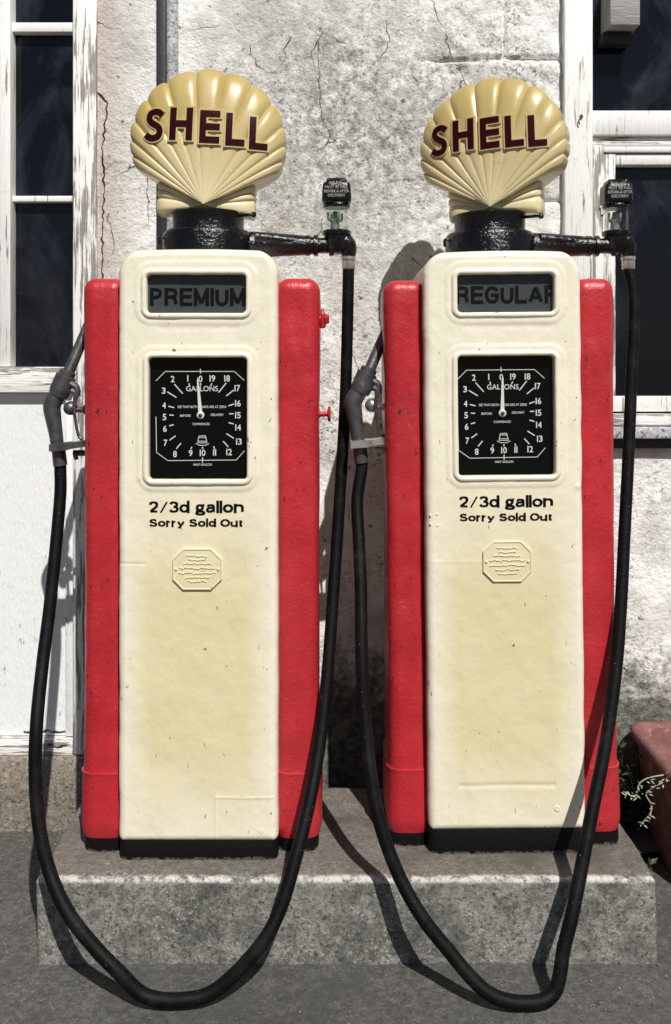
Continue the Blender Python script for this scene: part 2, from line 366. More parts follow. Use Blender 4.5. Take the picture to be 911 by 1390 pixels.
def script_word(b, word, cx, zb_, w, cap, sw, yfn):
    '''bold upright letters with a tall x-height, drawn as flat strokes on the paint'''
    X = .70
    def ring(x0, x1, y0, y1, a0=0, a1=360, n=20): return [((x0+x1)/2+(x1-x0)/2*math.cos(R(a0+(a1-a0)*k/n)), (y0+y1)/2+(y1-y0)/2*math.sin(R(a0+(a1-a0)*k/n))) for k in range(n+1)]
    S_ = [(.93, .80), (.74, .96), (.46, 1.0), (.17, .93), (.07, .76), (.20, .61), (.5, .52), (.84, .42), (.97, .24), (.84, .06), (.5, 0), (.16, .05), (.0, .22)]
    G = {'2': (.50, [[(.02, .74), (.10, .93), (.45, 1.0), (.82, .93), (.92, .72), (.78, .48), (.30, .18), (.03, .0)], [(.03, 0), (1, 0)]]),
        '/': (.44, [[(0, -.12), (1, 1.06)]]),
        '3': (.50, [[(.04, .82), (.20, .97), (.5, 1), (.82, .93), (.92, .76), (.80, .59), (.45, .53)], [(.45, .53), (.84, .46), (1, .27), (.86, .07), (.5, 0), (.18, .04), (0, .20)]]),
        'd': (.52, [ring(0, .95, 0, X), [(1, 0), (1, 1.04)]]), 'g': (.52, [ring(.08, .82, .18, X), [(.75, .66), (1.06, .74)], [(.18, .18), (.10, .08), (.25, .02), (.75, .0), (1.0, -.10), (.92, -.26), (.5, -.31), (.10, -.26), (.02, -.13), (.22, .01)]]),
        'a': (.50, [[(.08, .53), (.22, .67), (.5, X), (.80, .65), (.88, .48), (.88, 0)], [(.88, .42), (.5, .40), (.14, .34), (.0, .18), (.14, .02), (.45, 0), (.88, .14)], [(.88, 0), (1.02, 0)]]),
        'l': (.0, [[(0, 0), (0, 1.04)]]), 'o': (.54, [ring(0, 1, 0, X)]), 'n': (.50, [[(0, 0), (0, X)], [(0, .50), (.2, .66), (.55, X), (.88, .64), (1, .45), (1, 0)]]),
        'S': (.60, [S_]), 'r': (.28, [[(0, 0), (0, X)], [(0, .45), (.35, .66), (1, X)]]), 'y': (.56, [[(0, X), (.5, .02)], [(1, X), (.5, .02), (.30, -.24), (.0, -.27)]]),
        'O': (.74, [ring(0, 1, 0, 1)]), 'u': (.50, [[(0, X), (0, .25), (.12, .06), (.45, 0), (.8, .06), (1, .22)], [(1, 0), (1, X)]]), 't': (.30, [[(.4, .92), (.4, .18), (.55, .02), (1, .03)], [(0, X), (1, X)]]), ' ': (.12, [])}
    ga = sw*.16; ws = [G[c][0] for c in word]; tot = sum(ws); h_ = cap-sw*.8; u = (w-len(word)*sw-(len(word)-1)*ga)/tot; x = cx-(w-sw)/2; z0 = zb_+sw/2; k = 0
    for c in word:
        for st in G[c][1]:
            P_ = [Vector((x+p[0]*(G[c][0] or 1)*u, z0+p[1]*h_)) for p in st]; k += 1
            closed = (P_[0]-P_[-1]).length < 1e-6
            if len(P_) > 2 and not closed:
                q = []
                for i in range(len(P_)-1):
                    a_ = P_[max(i-1, 0)]; b_ = P_[i]; c_ = P_[i+1]; d_ = P_[min(i+2, len(P_)-1)]
                    for m_ in range(4):
                        t = m_/4; q.append(.5*((2*b_)+(c_-a_)*t+(2*a_-5*b_+4*c_-d_)*t*t+(3*b_-a_-3*c_+d_)*t**3))
                P_ = q+[P_[-1]]
            elif len(P_) == 2 and abs(P_[0].x-P_[1].x) < 1e-6: P_ = [P_[0]-Vector((0, sw/2)), P_[0].lerp(P_[1], .5), P_[1]+Vector((0, sw/2 if P_[1].y > z0+h_*.9 else sw/2))]
            rows = []
            for i, p in enumerate(P_):
                t = ((P_[1]-P_[-2]) if closed and i in (0, len(P_)-1) else (P_[min(i+1, len(P_)-1)]-P_[max(i-1, 0)])).normalized()
                ww = sw*(.33+.17*abs(t.y)) if c != '/' else sw*.30
                n_ = Vector((-t.y, t.x))*ww; rows.append([(p.x+n_.x, 0, p.y+n_.y), (p.x-n_.x, 0, p.y-n_.y)])
            A_ = np.array(rows); A_[..., 1] = yfn(A_[..., 0], A_[..., 2])-k*.00002; b.grid(A_)
        x += G[c][0]*u+sw+ga
def sdrr(x, z, cx, cz, w, h, r):
    qx = np.abs(x-cx)-(w/2-r); qz = np.abs(z-cz)-(h/2-r)
    return np.hypot(np.maximum(qx, 0), np.maximum(qz, 0))+np.minimum(np.maximum(qx, qz), 0)-r

# ------------------------------------------------------------------ the scallop globe
GR = [0, 6, 19, 30.5, 41.5, 50, 57, 63]
RX, RY, CZ = .213, .199, .179
def fanR(th):
    s, c = math.sin(th), math.cos(th)
    A = (s/RX)**2+(c/RY)**2; B = -2*c*CZ/RY**2; Cc = (CZ/RY)**2-1
    return (-B+math.sqrt(B*B-4*A*Cc))/(2*A)
def lobe(thd):
    a = abs(thd)
    if a < 6: v = a/6
    else:
        v = 1
        G = GR[1:]+[71, 80, 100]
        for p, q in zip(G[:-1], G[1:]):
            if p <= a <= q+1e-6: v = abs(2*(a-p)/(q-p)-1); break
    return (1-min(v, 1)**3.4)**.8
def globe_y(t, thd, front=True, ribs=1.0):
    a = abs(thd)
    f = (1-min(t, 1)**3.2)**.62
    g = 1-.22*(a/63)**2 if a <= 63 else .58
    dome = .030+.056*f*g if a <= 63 else .026+.030*f
    b_ = min(1, max(t, 0)*5); dome = .086*(1-b_)+dome*b_
    return dome+ribs*.0058*min(1, t*1.25)*lobe(thd)*(.35+.65*min(1, (1-min(t, .97))*9))
def globe_surf(x, z, ribs=1.0):
    r = math.hypot(x, z); th = math.atan2(x, z)
    return globe_y(r/fanR(th), math.degrees(th), True, ribs)
def make_globe(parent, zc, yaw, roll, scl, dx):
    ths = []
    for p, q in zip(GR[:-1], GR[1:]): ths += [p+(q-p)*k/8 for k in range(8)]
    ths += [62.99, 63.01]
    for p, q in zip([63.01, 71, 80], [71, 80, 100]): ths += [p+(q-p)*k/6 for k in range(1, 7)]
    ths = [-a for a in reversed(ths[1:])]+ths
    ts = [0.0]+[k/30 for k in range(2, 27)]+[.90, .925, .95, .967, .98, .99, .996, 1.0]
    rings = []
    for sgn in (-1, 1):
        rows = []
        for t in ts:
            row = []
            for a in ths:
                th = R(a)
                if abs(a) <= 63: Rr = fanR(th)*(1+.028*(lobe(a)-.6))
                else: Rr = .134/math.sin(abs(th))*(1+.03*(lobe(a)-.6))
                yy = globe_y(t, a)
                row.append((Rr*t*math.sin(th), sgn*yy, Rr*t*math.cos(th)))
            rows.append(row)
        rings.append(np.array(rows))
    P = np.concatenate([rings[0], rings[1][::-1]], 0)
    rot = Matrix.Translation((dx, 0, zc)) @ Matrix.Scale(scl, 4) @ Matrix.Rotation(yaw, 4, 'Z') @ Matrix.Rotation(roll, 4, 'Y')
    mb = MB(); mb.grid(P)
    n, m = P.shape[:2]; nt = len(ts)
    for col in (0, m-1):                                        # close the two lowest rays
        for k in range(nt-1): mb.f.append((k*m+col, (k+1)*m+col, (n-2-k)*m+col, (n-1-k)*m+col))
    mb.lathe((0, 0, -.045), (0, 0, 1), [(0, .075), (.012, .072), (.03, .058), (.055, .052), (.075, .03)], 40)
    def tf(b): b.v = [tuple(rot @ Vector(p)) for p in b.v]
    tf(mb); g = mb.build('scallop_globe', M['globe'], parent, True, 60)
    # raised letters, stroke by stroke, bent over the dome
    px = .001992
    def X(p): return (p-283)*px
    def Z(p): return (284-p)*px
    SW = 8.8*px
    def strip(b, pts, hw, h, base):
        pts = [Vector(p) for p in pts]; N = len(pts); rows = []
        for i in range(N):
            t = (pts[min(i+1, N-1)]-pts[max(i-1, 0)]).normalized(); nrm = Vector((-t.y, t.x)); c = pts[i]
            line = [(c+nrm*hw, base), (c+nrm*hw, h)]+[(c+nrm*hw*q, h) for q in (.5, 0, -.5)]+[(c-nrm*hw, h), (c-nrm*hw, base)]
            rows.append([(q.x, -(globe_surf(q.x, q.y, 0)+hh), q.y) for q, hh in line])
        o = len(b.v); P = np.array(rows); b.grid(P); k = P.shape[1]
        b.f.append(tuple(o+j for j in range(k))); b.f.append(tuple(o+(N-1)*k+j for j in reversed(range(k))))
    def lin(a, b_, n=10): return [(a[0]+(b_[0]-a[0])*k/n, a[1]+(b_[1]-a[1])*k/n) for k in range(n+1)]
    def cat(pts, n=6):
        pts = [Vector(p) for p in pts]; out = []
        for i in range(len(pts)-1):
            a = pts[max(i-1, 0)]; b = pts[i]; c = pts[i+1]; d = pts[min(i+2, len(pts)-1)]
            for k in range(n):
                t = k/n; out.append(.5*((2*b)+(c-a)*t+(2*a-5*b+4*c-d)*t*t+(3*b-a-3*c+d)*t**3))
        return out+[pts[-1]]
    def word(b, mrg, h, base):
        hw = SW/2+mrg; H = 45*px; e = mrg
        def V(x, zt): strip(b, lin((X(x), Z(zt)-H-e), (X(x), Z(zt)+e)), hw, h, base)
        def Hb(x0, x1, zc_, m2=0): strip(b, lin((x0, zc_), (x1+m2, zc_), 6), hw, h, base)
        # S
        sx, sz = X(200), Z(200); w = 24*px
        sp = [(.93, .80), (.74, .885), (.50, .90), (.26, .84), (.19, .70), (.32, .57), (.52, .50), (.74, .42), (.84, .29), (.74, .14), (.50, .085), (.24, .10), (.04, .20)]
        strip(b, cat([(sx+w*a, sz+H*c) for a, c in sp]), hw*.95, h, base)
        zt = 153.5                                              # H
        V(238, zt); V(260.5, zt); Hb(X(238)+hw, X(260.5)-hw, Z(zt)-H*.5)
        zt = 156.5                                              # E
        V(279, zt)
        for q in (H-SW/2, H/2, SW/2): Hb(X(279)+hw, X(302), Z(zt)-H+q, e)
        for x, x1, zt in ((314.5, 336, 158.5), (346.5, 367, 161.5)):
            V(x, zt); Hb(X(x)+hw, X(x1), Z(zt)-H+SW/2, e)
    b = MB(); word(b, .0048, .0085, -.004); tf(b); b.build('letter_border', M['globe'], g, True, 35)
    b = MB(); word(b, 0, .0105, .003); tf(b); tag(b.build('lettering', M['letter'], g, True, 35), 'raised maroon capital letters reading SHELL')
    return g

# ------------------------------------------------------------------ pump
LX = -.344; PD = 2.49
def lp(px, py, d):                                               # photo pixel on the left pump -> pump coordinates
    p = at(px, py, d); return Vector((p.x-LX, p.y-PD, p.z-TOP))
def edge_list(lo, hi, q, step, n=7):
    a = [q*(1-math.cos(math.pi/2*k/n)) for k in range(n+1)]
    k = max(2, int(round((hi-lo-2*q)/step)))
    mid = [lo+q+(hi-lo-2*q)*i/k for i in range(1, k)]
    return np.array([lo+x for x in a]+mid+[hi-x for x in reversed(a)])

def make_pump(label, grade, loc, rot, seed, zb, needle, globe_rot, textz, win, hose_pts, plaque, fittings):
    root = thing('petrol_pump', label, 'petrol pump', loc, rot, 'old petrol pumps side by side on the concrete plinth')
    W = .20; z0, z1 = zb, 1.524; yf = -.19; q = .020; rc = .058
    wx, wz, ww, wh = win['grade']; dx, dz, dw, dh = win['dial']
    xs = edge_list(-1, 1, .10, .0125, 8); zs = edge_list(z0, z1, .016, .0026, 6)
    zs = np.sort(np.concatenate([zs, z1-rc+rc*np.sin(np.linspace(0, np.pi/2, 14))[:-1]])); zs = zs[np.concatenate([[True], np.diff(zs) > 4e-4])]
    hw = np.where(zs > z1-rc, W-rc+np.sqrt(np.maximum(rc**2-np.maximum(zs-(z1-rc), 0)**2, 0)), W)
    hw = np.where(zs < z0+.014, W-.014+np.sqrt(np.maximum(.014**2-(z0+.014-zs)**2, 0)), hw)
    xs = np.sort(np.unique(np.concatenate([xs, np.linspace(-.9, .9, 150)])))
    Xg = hw[:, None]*xs[None, :]; Zg = np.repeat(zs[:, None], len(xs), 1)
    crown = .006*(1-(Xg/W)**2); Zc = Zg+crown*sstep(z1-.2, z1, Zg)
    ed = np.minimum(hw[:, None]*(1-np.abs(xs))[None, :], np.minimum(Zg-z0+.002, (z1-Zg)*1.0))
    ed = np.clip(ed, 0, q)
    Y = yf+q-np.sqrt(np.maximum(q*q-(q-ed)**2, 0))
    n1 = fbm(Xg*9+seed, Zg*7, seed, 3); n2 = fbm(Xg*40, Zg*34+seed, seed+5, 3)
    Y = Y+n1*.0022*(ed/q)+n2*.0006
    # pressed borders round the two windows, weld lines and patches
    for (cx, cz, w_, h_) in ((wx, wz, ww, wh), (dx, dz, dw, dh)):
        sd = sdrr(Xg, Zg, cx, cz, w_, h_, .012)
        Y = Y-.002*sstep(.034, .022, sd)*(ed/q)
    def line(x0, x1, zc, amp, w=.0025, vert=False):
        if vert: return amp*np.exp(-((Xg-zc)/w)**2)*sstep(x0-.004, x0, Zg)*sstep(x1+.004, x1, Zg)
        return amp*np.exp(-((Zg-zc-.002*n1)/w)**2)*sstep(x0-.004, x0, Xg)*sstep(x1+.004, x1, Xg)
    if seed == 1:
        Y = Y-line(.045, .19, .158, .0013)-line(.05, .158, .045, .0010, vert=True)+line(-.2, -.13, .742, .0012)+line(-.1, .1, 1.33, .0006, .006)
    else:
        Y = Y+line(-.12, .12, .175, .0016, .006)-line(-.19, .0, .742, .0006)+line(-.1, .12, 1.335, .0006, .006)-.003*np.exp(-((Xg-.19)**2+(Zg-.93)**2)/.00006)
    # wobble of the hand-painted edges
    Xw = Xg+np.sign(Xg)*fbm(Zg*14, Zg*0+np.sign(Xg), seed+9, 3)*.0016*sstep(.5, 1, np.abs(xs))[None, :]
    P = np.stack([Xw, Y, Zc], -1)
    n, m = Xg.shape
    sd1 = np.minimum(sdrr(Xg, Zg, wx, wz, ww+.004, wh+.004, .014), sdrr(Xg, Zg, dx, dz, dw+.004, dh+.004, .014))
    ii, jj = np.meshgrid(np.arange(n-1), np.arange(m-1), indexing='ij')
    keep = np.maximum(np.maximum(sd1[:-1, :-1], sd1[1:, :-1]), np.maximum(sd1[:-1, 1:], sd1[1:, 1:])) > 0
    Q = np.stack([ii*m+jj, ii*m+jj+1, (ii+1)*m+jj+1, (ii+1)*m+jj], -1)[keep]
    mb = MB(); mb.add(P.reshape(-1, 3), Q)
    loop = [j for j in range(m)]+[i*m+m-1 for i in range(1, n)]+[(n-1)*m+j for j in range(m-2, -1, -1)]+[i*m for i in range(n-2, 0, -1)]
    base = len(mb.v); Lp = np.array([mb.v[k] for k in loop]); K = len(loop); prev = loop
    for yy in (yf+q+.004, -.10, 0, .10, .17, .184, .19):
        ins = 0 if yy < .18 else (.002 if yy < .186 else .008)
        s0 = len(mb.v); cxm = np.array([0, 0, (z0+z1)/2])
        for p in Lp:
            d = p-cxm; l = math.hypot(d[0], d[2]); mb.v.append((p[0]-d[0]/l*ins, yy, p[2]-d[2]/l*ins))
        cur = [s0+k for k in range(K)]
        for k in range(K): mb.f.append((prev[k], prev[(k+1) % K], cur[(k+1) % K], cur[k]))
        prev = cur
    mb.f.append(tuple(prev))
    cab = mb.build('cabinet', M['cream'], root, True, 50)
    # rims round the windows
    for nm, (cx, cz, w_, h_) in (('grade', (wx, wz, ww, wh)), ('dial', (dx, dz, dw, dh))):
        prof = [(-.0005, .030), (-.0005, -.0035), (.0025, -.0068), (.0065, -.0076), (.0105, -.0062), (.0140, -.0030), (.0165, .0020)]
        rows = []
        for off, yy in prof:
            ring = []; rr = .011+off; Wd = w_/2+off; Hd = h_/2+off
            for (sx, sz, a0) in ((1, 1, 0), (-1, 1, 90), (-1, -1, 180), (1, -1, 270)):
                for k in range(9):
                    a = R(a0+90*k/8); ring.append((cx+sx*(Wd-rr)+rr*math.cos(a), cz+sz*(Hd-rr)+rr*math.sin(a)))
                # straight runs
                nx = {(1, 1): (-1, 1), (-1, 1): (-1, -1), (-1, -1): (1, -1), (1, -1): (1, 1)}[(sx, sz)]
                a = ring[-1]; a1 = R(a0+90); b = (cx+nx[0]*(Wd-rr)+rr*math.cos(a1), cz+nx[1]*(Hd-rr)+rr*math.sin(a1))
                for k in range(1, 14): ring.append((a[0]+(b[0]-a[0])*k/14, a[1]+(b[1]-a[1])*k/14))
            ring = np.array(ring); nz = fbm(ring[:, 0]*30+seed*3, ring[:, 1]*30, seed+31, 3)
            rows.append(np.stack([ring[:, 0], yf+yy+nz*.0010, ring[:, 1]+nz*.0006], -1))
        b = MB(); b.grid(np.array(rows), True); b.build('window_rim', M['cream'], cab, True, 60)
        gl = MB(); gl.box(cx-w_/2+.0008, cx+w_/2-.0008, yf+.006, yf+.0075, cz-h_/2+.0008, cz+h_/2-.0008); gl.build('window_glass', M['glass'], cab, False)
    # grade panel
    b = MB(); b.box(wx-ww/2-.006, wx+ww/2+.006, yf+.016, yf+.02, wz-wh/2-.006, wz+wh/2+.006)
    gp = b.build('grade_panel', M['grade'], root, False)
    b = MB(); stroke_word(b, grade, wx+win['tx'], wz+win['tz'], yf+.0154, win['tw'], .0455, .0092); tag(b.build('grade_lettering', M['print_'], gp, False), 'black capital letters reading '+grade)
    # dial
    b = MB(); b.box(dx-dw/2-.006, dx+dw/2+.006, yf+.020, yf+.026, dz-dh/2-.006, dz+dh/2+.006)
    dial = b.build('dial_face', M['dialblack'], root, False)
    u = .000515; ox, oz = win['pivot']; y1 = yf+.0192
    def D(a, c): return ox+(a-440)*u, oz-(c-418)*u
    b = MB()
    nums = {'2': (304, 241), '1': (378, 238), '0': (440, 240), '19': (498, 238), '18': (570, 238), '3': (260, 298), '17': (620, 286), '4': (262, 370), '16': (623, 360),
        '5': (264, 427), '15': (623, 418), '6': (266, 484), '14': (624, 478), '7': (269, 553), '13': (628, 547), '8': (315, 608), '9': (392, 603), '10': (450, 602), '11': (509, 600), '12': (580, 598)}
    for s_, (a, c) in nums.items():
        x_, z_ = D(a, c); ws = [5 if q_ == '1' else 18 for q_ in s_]; tot_ = sum(ws)+4.5*(len(ws)-1); xx = -tot_/2
        for q_, w_ in zip(s_, ws):
            if q_ == '1': b.box(x_+(xx)*u, x_+(xx+5)*u, y1, y1+.0004, z_-15.5*u, z_+15.5*u)
            else: put_text(b, q_, x_+(xx+w_/2)*u, z_, y1, w_*u, 31*u, .012)
            xx += w_+4.5
    for s_, a, c, w_, h_ in (('GALLONS', 447, 288, 156, 26), ('SEE THAT BOTH HANDS ARE AT ZERO', 447, 377, 238, 12), ('BEFORE', 366, 420, 52, 11), ('DELIVERY', 522, 416, 62, 11), ('COMMENCES', 443, 461, 84, 11), ('HALF GALLON', 450, 659, 90, 11)):
        x_, z_ = D(a, c); put_text(b, s_, x_, z_, y1, w_*u, h_*u, .004)
    def seg(p, q2, w=3.2, y=y1-.0002):
        p = Vector(D(*p)); q2 = Vector(D(*q2)); t = (q2-p).normalized(); nn = Vector((-t.y, t.x))*w*u/2
        b.add([(v.x, y, v.y) for v in (p+nn, p-nn, q2-nn, q2+nn)], [(0, 1, 2, 3)])
    for a in (((312, 266), (353, 312)), ((278, 304), (322, 331)), ((283, 374), (311, 381)), ((288, 417), (309, 418)), ((287, 470), (309, 464)), ((289, 540), (318, 519)), ((322, 582), (344, 555)),
              ((566, 260), (528, 307)), ((602, 295), (566, 324)), ((604, 363), (577, 372)), ((601, 411), (580, 411)), ((602, 461), (577, 454)), ((603, 531), (567, 508)), ((576, 573), (551, 545)),
              ((383, 262), (387, 274)), ((440, 260), (441, 272)), ((496, 262), (491, 274)), ((393, 583), (398, 573)), ((450, 583), (450, 572)), ((509, 582), (504, 570))): seg(*a, w=5)
    for a in (((222, 250), (268, 204)), ((268, 204), (605, 204)), ((605, 204), (654, 248)), ((225, 600), (280, 640)), ((280, 640), (615, 637)), ((615, 637), (655, 592)), ((222, 425), (225, 600))): seg(*a, w=3, y=y1-.0001)
    seg((439, 188), (440, 214), 4); seg((450, 624), (450, 650), 4)
    # small maker's badge: domed cap shape over a curved brim
    for a in (((432, 520), (464, 518)), ((432, 520), (426, 553)), ((464, 518), (472, 553)), ((426, 553), (472, 553)), ((430, 545), (468, 545)), ((416, 556), (434, 565)), ((434, 565), (465, 565)), ((465, 565), (482, 556))): seg(*a, w=3)
    for k in range(5): seg((434+k*7, 523), (436+k*7, 530), 3)
    b.build('dial_markings', M['white'], dial, False)
    b = MB(); a = R(needle); cx, cz = D(442, 418); L_ = .096
    tip = Vector((math.sin(a), math.cos(a))); nn = Vector((tip.y, -tip.x)); c0 = Vector((cx, cz)); yn = yf+.0125
    pts = [c0-nn*.0052, c0+nn*.0052, c0+tip*L_*.93+nn*.0020, c0+tip*L_, c0+tip*L_*.93-nn*.0020]
    b.add([(p.x, yn, p.y) for p in pts]+[(p.x, yn+.0012, p.y) for p in pts], [(0, 1, 2, 3, 4), (9, 8, 7, 6, 5)]+[(k, (k+1) % 5, 5+(k+1) % 5, 5+k) for k in range(5)])
    b.lathe((cx, yn+.004, cz), (0, -1, 0), [(0, .0095), (.005, .0095), (.0065, .0075)], 24); b.build('needle', M['white'], dial, False)
    b = MB(); b.lathe((cx, yn-.0024, cz), (0, -1, 0), [(0, .005), (.0022, .005), (.003, .004)], 20); b.build('needle_pivot', M['steel'], dial)
    # printed price
    b = MB()
    def fy(X_, Z_): return -.0006+yf+fbm(X_*9+seed, Z_*7, seed, 3)*.0022+fbm(X_*40, Z_*34+seed, seed+5, 3)*.0006-.0004
    script_word(b, '2/3d gallon', textz[0], textz[1], .2375, .0285, .0070, fy)
    script_word(b, 'Sorry Sold Out', textz[0], textz[1]-.035, .236, .0195, .0055, fy)
    tag(b.build('price_lettering', M['print_'], root, False), 'black printed words 2/3d gallon Sorry Sold Out')
    # eight-sided plate with worn raised lines
    b = MB(); cx, cz = plaque; w2, h2, c_ = .0615, .051, .026
    oc = [(-w2, h2-c_), (-w2+c_, h2), (w2-c_, h2), (w2, h2-c_), (w2, -h2+c_), (w2-c_, -h2), (-w2+c_, -h2), (-w2, -h2+c_)]
    rows = [[(cx+x*k, yf-dy, cz+z*k) for x, z in oc] for k, dy in ((1, -.003), (1, .0045), (.985, .0062), (.95, .0062), (.93, .0045), (.5, .0045), (.01, .0045))]
    b.grid(np.array(rows), True); pl = b.build('makers_plate', M['cream'], root, True, 25)
    b = MB(); rnd = random.Random(seed)
    for dz_, hw_ in ((.034, .026), (.024, .022), (.014, .034), (.003, .045), (-.009, .046), (-.020, .030), (-.030, .024)):
        x = -hw_
        while x < hw_:
            l = rnd.uniform(.003, .009); zz_ = cz+dz_+rnd.uniform(-.0015, .0015)
            b.tube([(cx+x, yf-.0050, zz_), (cx+min(x+l, hw_), yf-.0050, zz_+rnd.uniform(-.001, .001))], .0019, 6, 1, False); x += l+.0016
    b.build('worn_lettering', M['cream'], pl)
    for s_ in (-1, 1):
        b = MB(); b.lathe((cx+s_*.053, yf-.004, cz), (0, -1, 0), [(0, .0042), (.002, .004), (.0036, .0022)], 12); b.build('rivet', M['cream'], pl)
    for (x_, z_, r_) in ([(-.188, .86, .0028), (-.172, .863, .003), (-.188, .838, .0028), (-.170, .834, .003), (.125, .115, .008)] if seed == 2 else [(.158, .075, .0065), (.148, 1.462, .004)]):
        b = MB(); b.lathe((x_, yf, z_), (0, -1, 0), [(-.003, r_*1.05), (.0008, r_), (.0022, r_*.7), (.0016, r_*.4)], 14); b.build('rivet', M['cream'], cab)
    # red side panels
    for s_ in (-1, 1):
        w_, cxp = (.110, s_*.248) if seed == 1 else (.106, s_*.246)
        lev = [(.036, 0, 0), (.040, -.001, 0)]+[(z, -.002-.004*sstep(.30, .05, z)) for z in np.arange(.06, .196, .012)]+[(.200, -.0048), (.202, -.0012)]+[(z, -.0008+.0035*math.sin(z*2.2)) for z in np.arange(.215, 1.40, .0125)]
        rt = .032; zt = 1.461
        lev += [(zt-rt+rt*math.sin(a), rt-rt*math.cos(a)) for a in np.linspace(.0, math.pi/2, 10)]
        lev = [(float(l[0]), float(l[1])) for l in lev]
        def wob(P_):
            nn_ = fbm(P_[..., 2]*11+P_[..., 0]*4, P_[..., 1]*11, seed+40+s_, 3)*.0022
            dent = .006*np.exp(-((P_[..., 2]-1.38)**2)/.0012-((P_[..., 0]-s_*.23)**2)/.0012) if seed == 1 and s_ == 1 else 0
            P_[..., 0] += s_*nn_; P_[..., 1] += nn_+dent; return P_
        b = MB(); b.stack(cxp, -.045, w_, .21, .034, lev, 8, 8, wob); b.build('side_panel', M['red'], root, True, 50)
    # black base
    b = MB(); b.stack(0, 0, .398, .372, .02, [(-.004, 0), (.004, -.001), (zb-.004, 0), (zb+.006, .003)], 5, 20)
    b.build('base', M['kick'], root, True, 50)
    for s_ in (-1, 1):
        b = MB(); b.stack(s_*.247, -.045, .106, .206, .033, [(-.004, 0), (.004, -.001), (.036, .0), (.046, .002)], 7, 8); b.build('base', M['kick'], root, True, 50)
    # swivel collar, arm
    b = MB(); b.lathe((0, 0, 1.50), (0, 0, 1), [(0, .121), (.084, .121), (.093, .118), (.098, .112), (.0995, .0975), (.103, .096), (.138, .096), (.141, .098), (.147, .098), (.149, .093), (.149, .0)], 56)
    b.tube([(-.11, -.03, 1.578), (-.126, -.03, 1.578), (-.126, -.03, 1.56)], .004, 8)
    arm = b.build('swivel_collar', M['black'], root, True, 45)
    b = MB(); b.tube([(.125, -.058, 1.636), (.108, -.055, 1.636), (.07, -.03, 1.636)], .0042, 8); b.lathe((.122, -.057, 1.636), (1, -.1, 0), [(0, .004), (.002, .0075), (.010, .0075), (.013, .004)], 12); b.build('set_screw', M['black'], arm)
    b = MB(); az = 1.562
    b.tube([(.06, 0, az), (.12, 0, az), (.17, 0, az+.002), (.27, 0, az), (.283, 0, az)], [.040, .038, .033, .026, .024], 20, 4, False)
    b.lathe((.262, 0, az), (1, 0, 0), [(0, .022), (.002, .028), (.013, .028), (.015, .024), (.022, .024), (.024, .029), (.034, .029), (.036, .022)], 24)
    b.tube([(.13, -.025, az+.018), (.18, -.022, az+.014), (.25, -.014, az+.008)], [.016, .015, .010], 10, 3)
    b.tube([(.28, 0, az), (.32, 0, az), (.35, 0, az)], [.021, .021, .024], 18, 3)
    b.build('discharge_arm', M['black'], root, True, 45)
    # sight glass with its cap
    sx = .347; b = MB()
    b.lathe((sx, 0, 1.538), (0, 0, 1), [(0, .012), (.004, .024), (.02, .031), (.05, .034), (.052, .039), (.062, .039), (.065, .034), (.065, .0)], 32)
    b.tube([(sx, 0, 1.568), (sx+.02, 0, 1.572), (sx+.032, 0, 1.558), (sx+.032, 0, 1.530)], [.024, .025, .023, .018], 18, 5)
    b.lathe((sx-.014, -.018, 1.532), (0, 0, 1), [(0, .006), (.02, .007)], 8)
    sg = b.build('sight_glass', M['black'], root, True, 45)
    b = MB(); b.lathe((sx, 0, 1.602), (0, 0, 1), [(0, .0315), (.062, .0315), (.062, .0295), (0, .0295)], 36); b.build('glass_cylinder', M['glass'], sg, True, 50)
    b = MB(); b.lathe((sx-.004, 0, 1.602), (0, 0, 1), [(0, .014), (.022, .012), (.030, .016), (.034, .010), (.052, .006)], 14)
    for k in range(4):
        a = k*math.pi/2+.5; b.tube([(sx-.004, 0, 1.625), (sx-.004+.02*math.cos(a), .02*math.sin(a), 1.632), (sx-.004+.021*math.cos(a), .021*math.sin(a), 1.650)], .0035, 6, 3)
    b.build('spinner', M['bright'], sg)
    b = MB(); b.lathe((sx, 0, 1.663), (0, 0, 1), [(0, .0355), (.003, .037), (.008, .037), (.012, .034)], 32)
    b.stack(sx, 0, .080, .074, .016, [(1.676, .004), (1.679, .001), (1.684, 0), (1.715, .002), (1.724, .003), (1.728, .006), (1.729, .012), (1.737, .0125), (1.7405, .016)], 5, 1)
    cp = b.build('cap', M['black'], sg, True, 40)
    b = MB()
    for s_, zz_, w_ in (('GLASS', 1.7255, .030), ('MUST BE FULL', 1.7145, .062), ('BEFORE & AFTER', 1.7035, .066), ('DELIVERY', 1.6925, .046)):
        put_text(b, s_, sx, zz_-.001, -.0374, w_, .0075, .0)
    tag(b.build('cap_lettering', M['dim'], cp, False), 'small white words GLASS MUST BE FULL BEFORE & AFTER DELIVERY')
    b = MB(); b.lathe((sx+.032, 0, 1.497), (0, 0, 1), [(0, .016), (.002, .0175), (.024, .0175), (.026, .0195), (.034, .0195), (.036, .017)], 24); b.build('ferrule', M['bright'], root)
    # nozzle hung on its bracket
    d = 2.45 if seed == 1 else 2.445; off = 0 if seed == 1 else 409
    inv = (Matrix.Translation(loc) @ Matrix.Rotation(rot[1], 4, 'Y')).inverted()
    def nz_(px, py, dd): return inv @ at(px+off, py-(off > 0)*4, dd)
    b = MB()
    b.tube([nz_(125, 430, d+.05), nz_(114, 456, d+.03), nz_(92, 508, d)], [.0135, .014, .0155], 16, 4)
    nz = b.build('nozzle', M['steel'], root)
    e1 = nz_(93, 503, d); e2 = nz_(79, 537, d); ax = (e2-e1)
    b = MB(); b.lathe(e1, ax, [(0, .018), (.003, .0215), (.014, .022), (.016, .027), (.052, .028), (.054, .0285), (ax.length, .025)], 24)
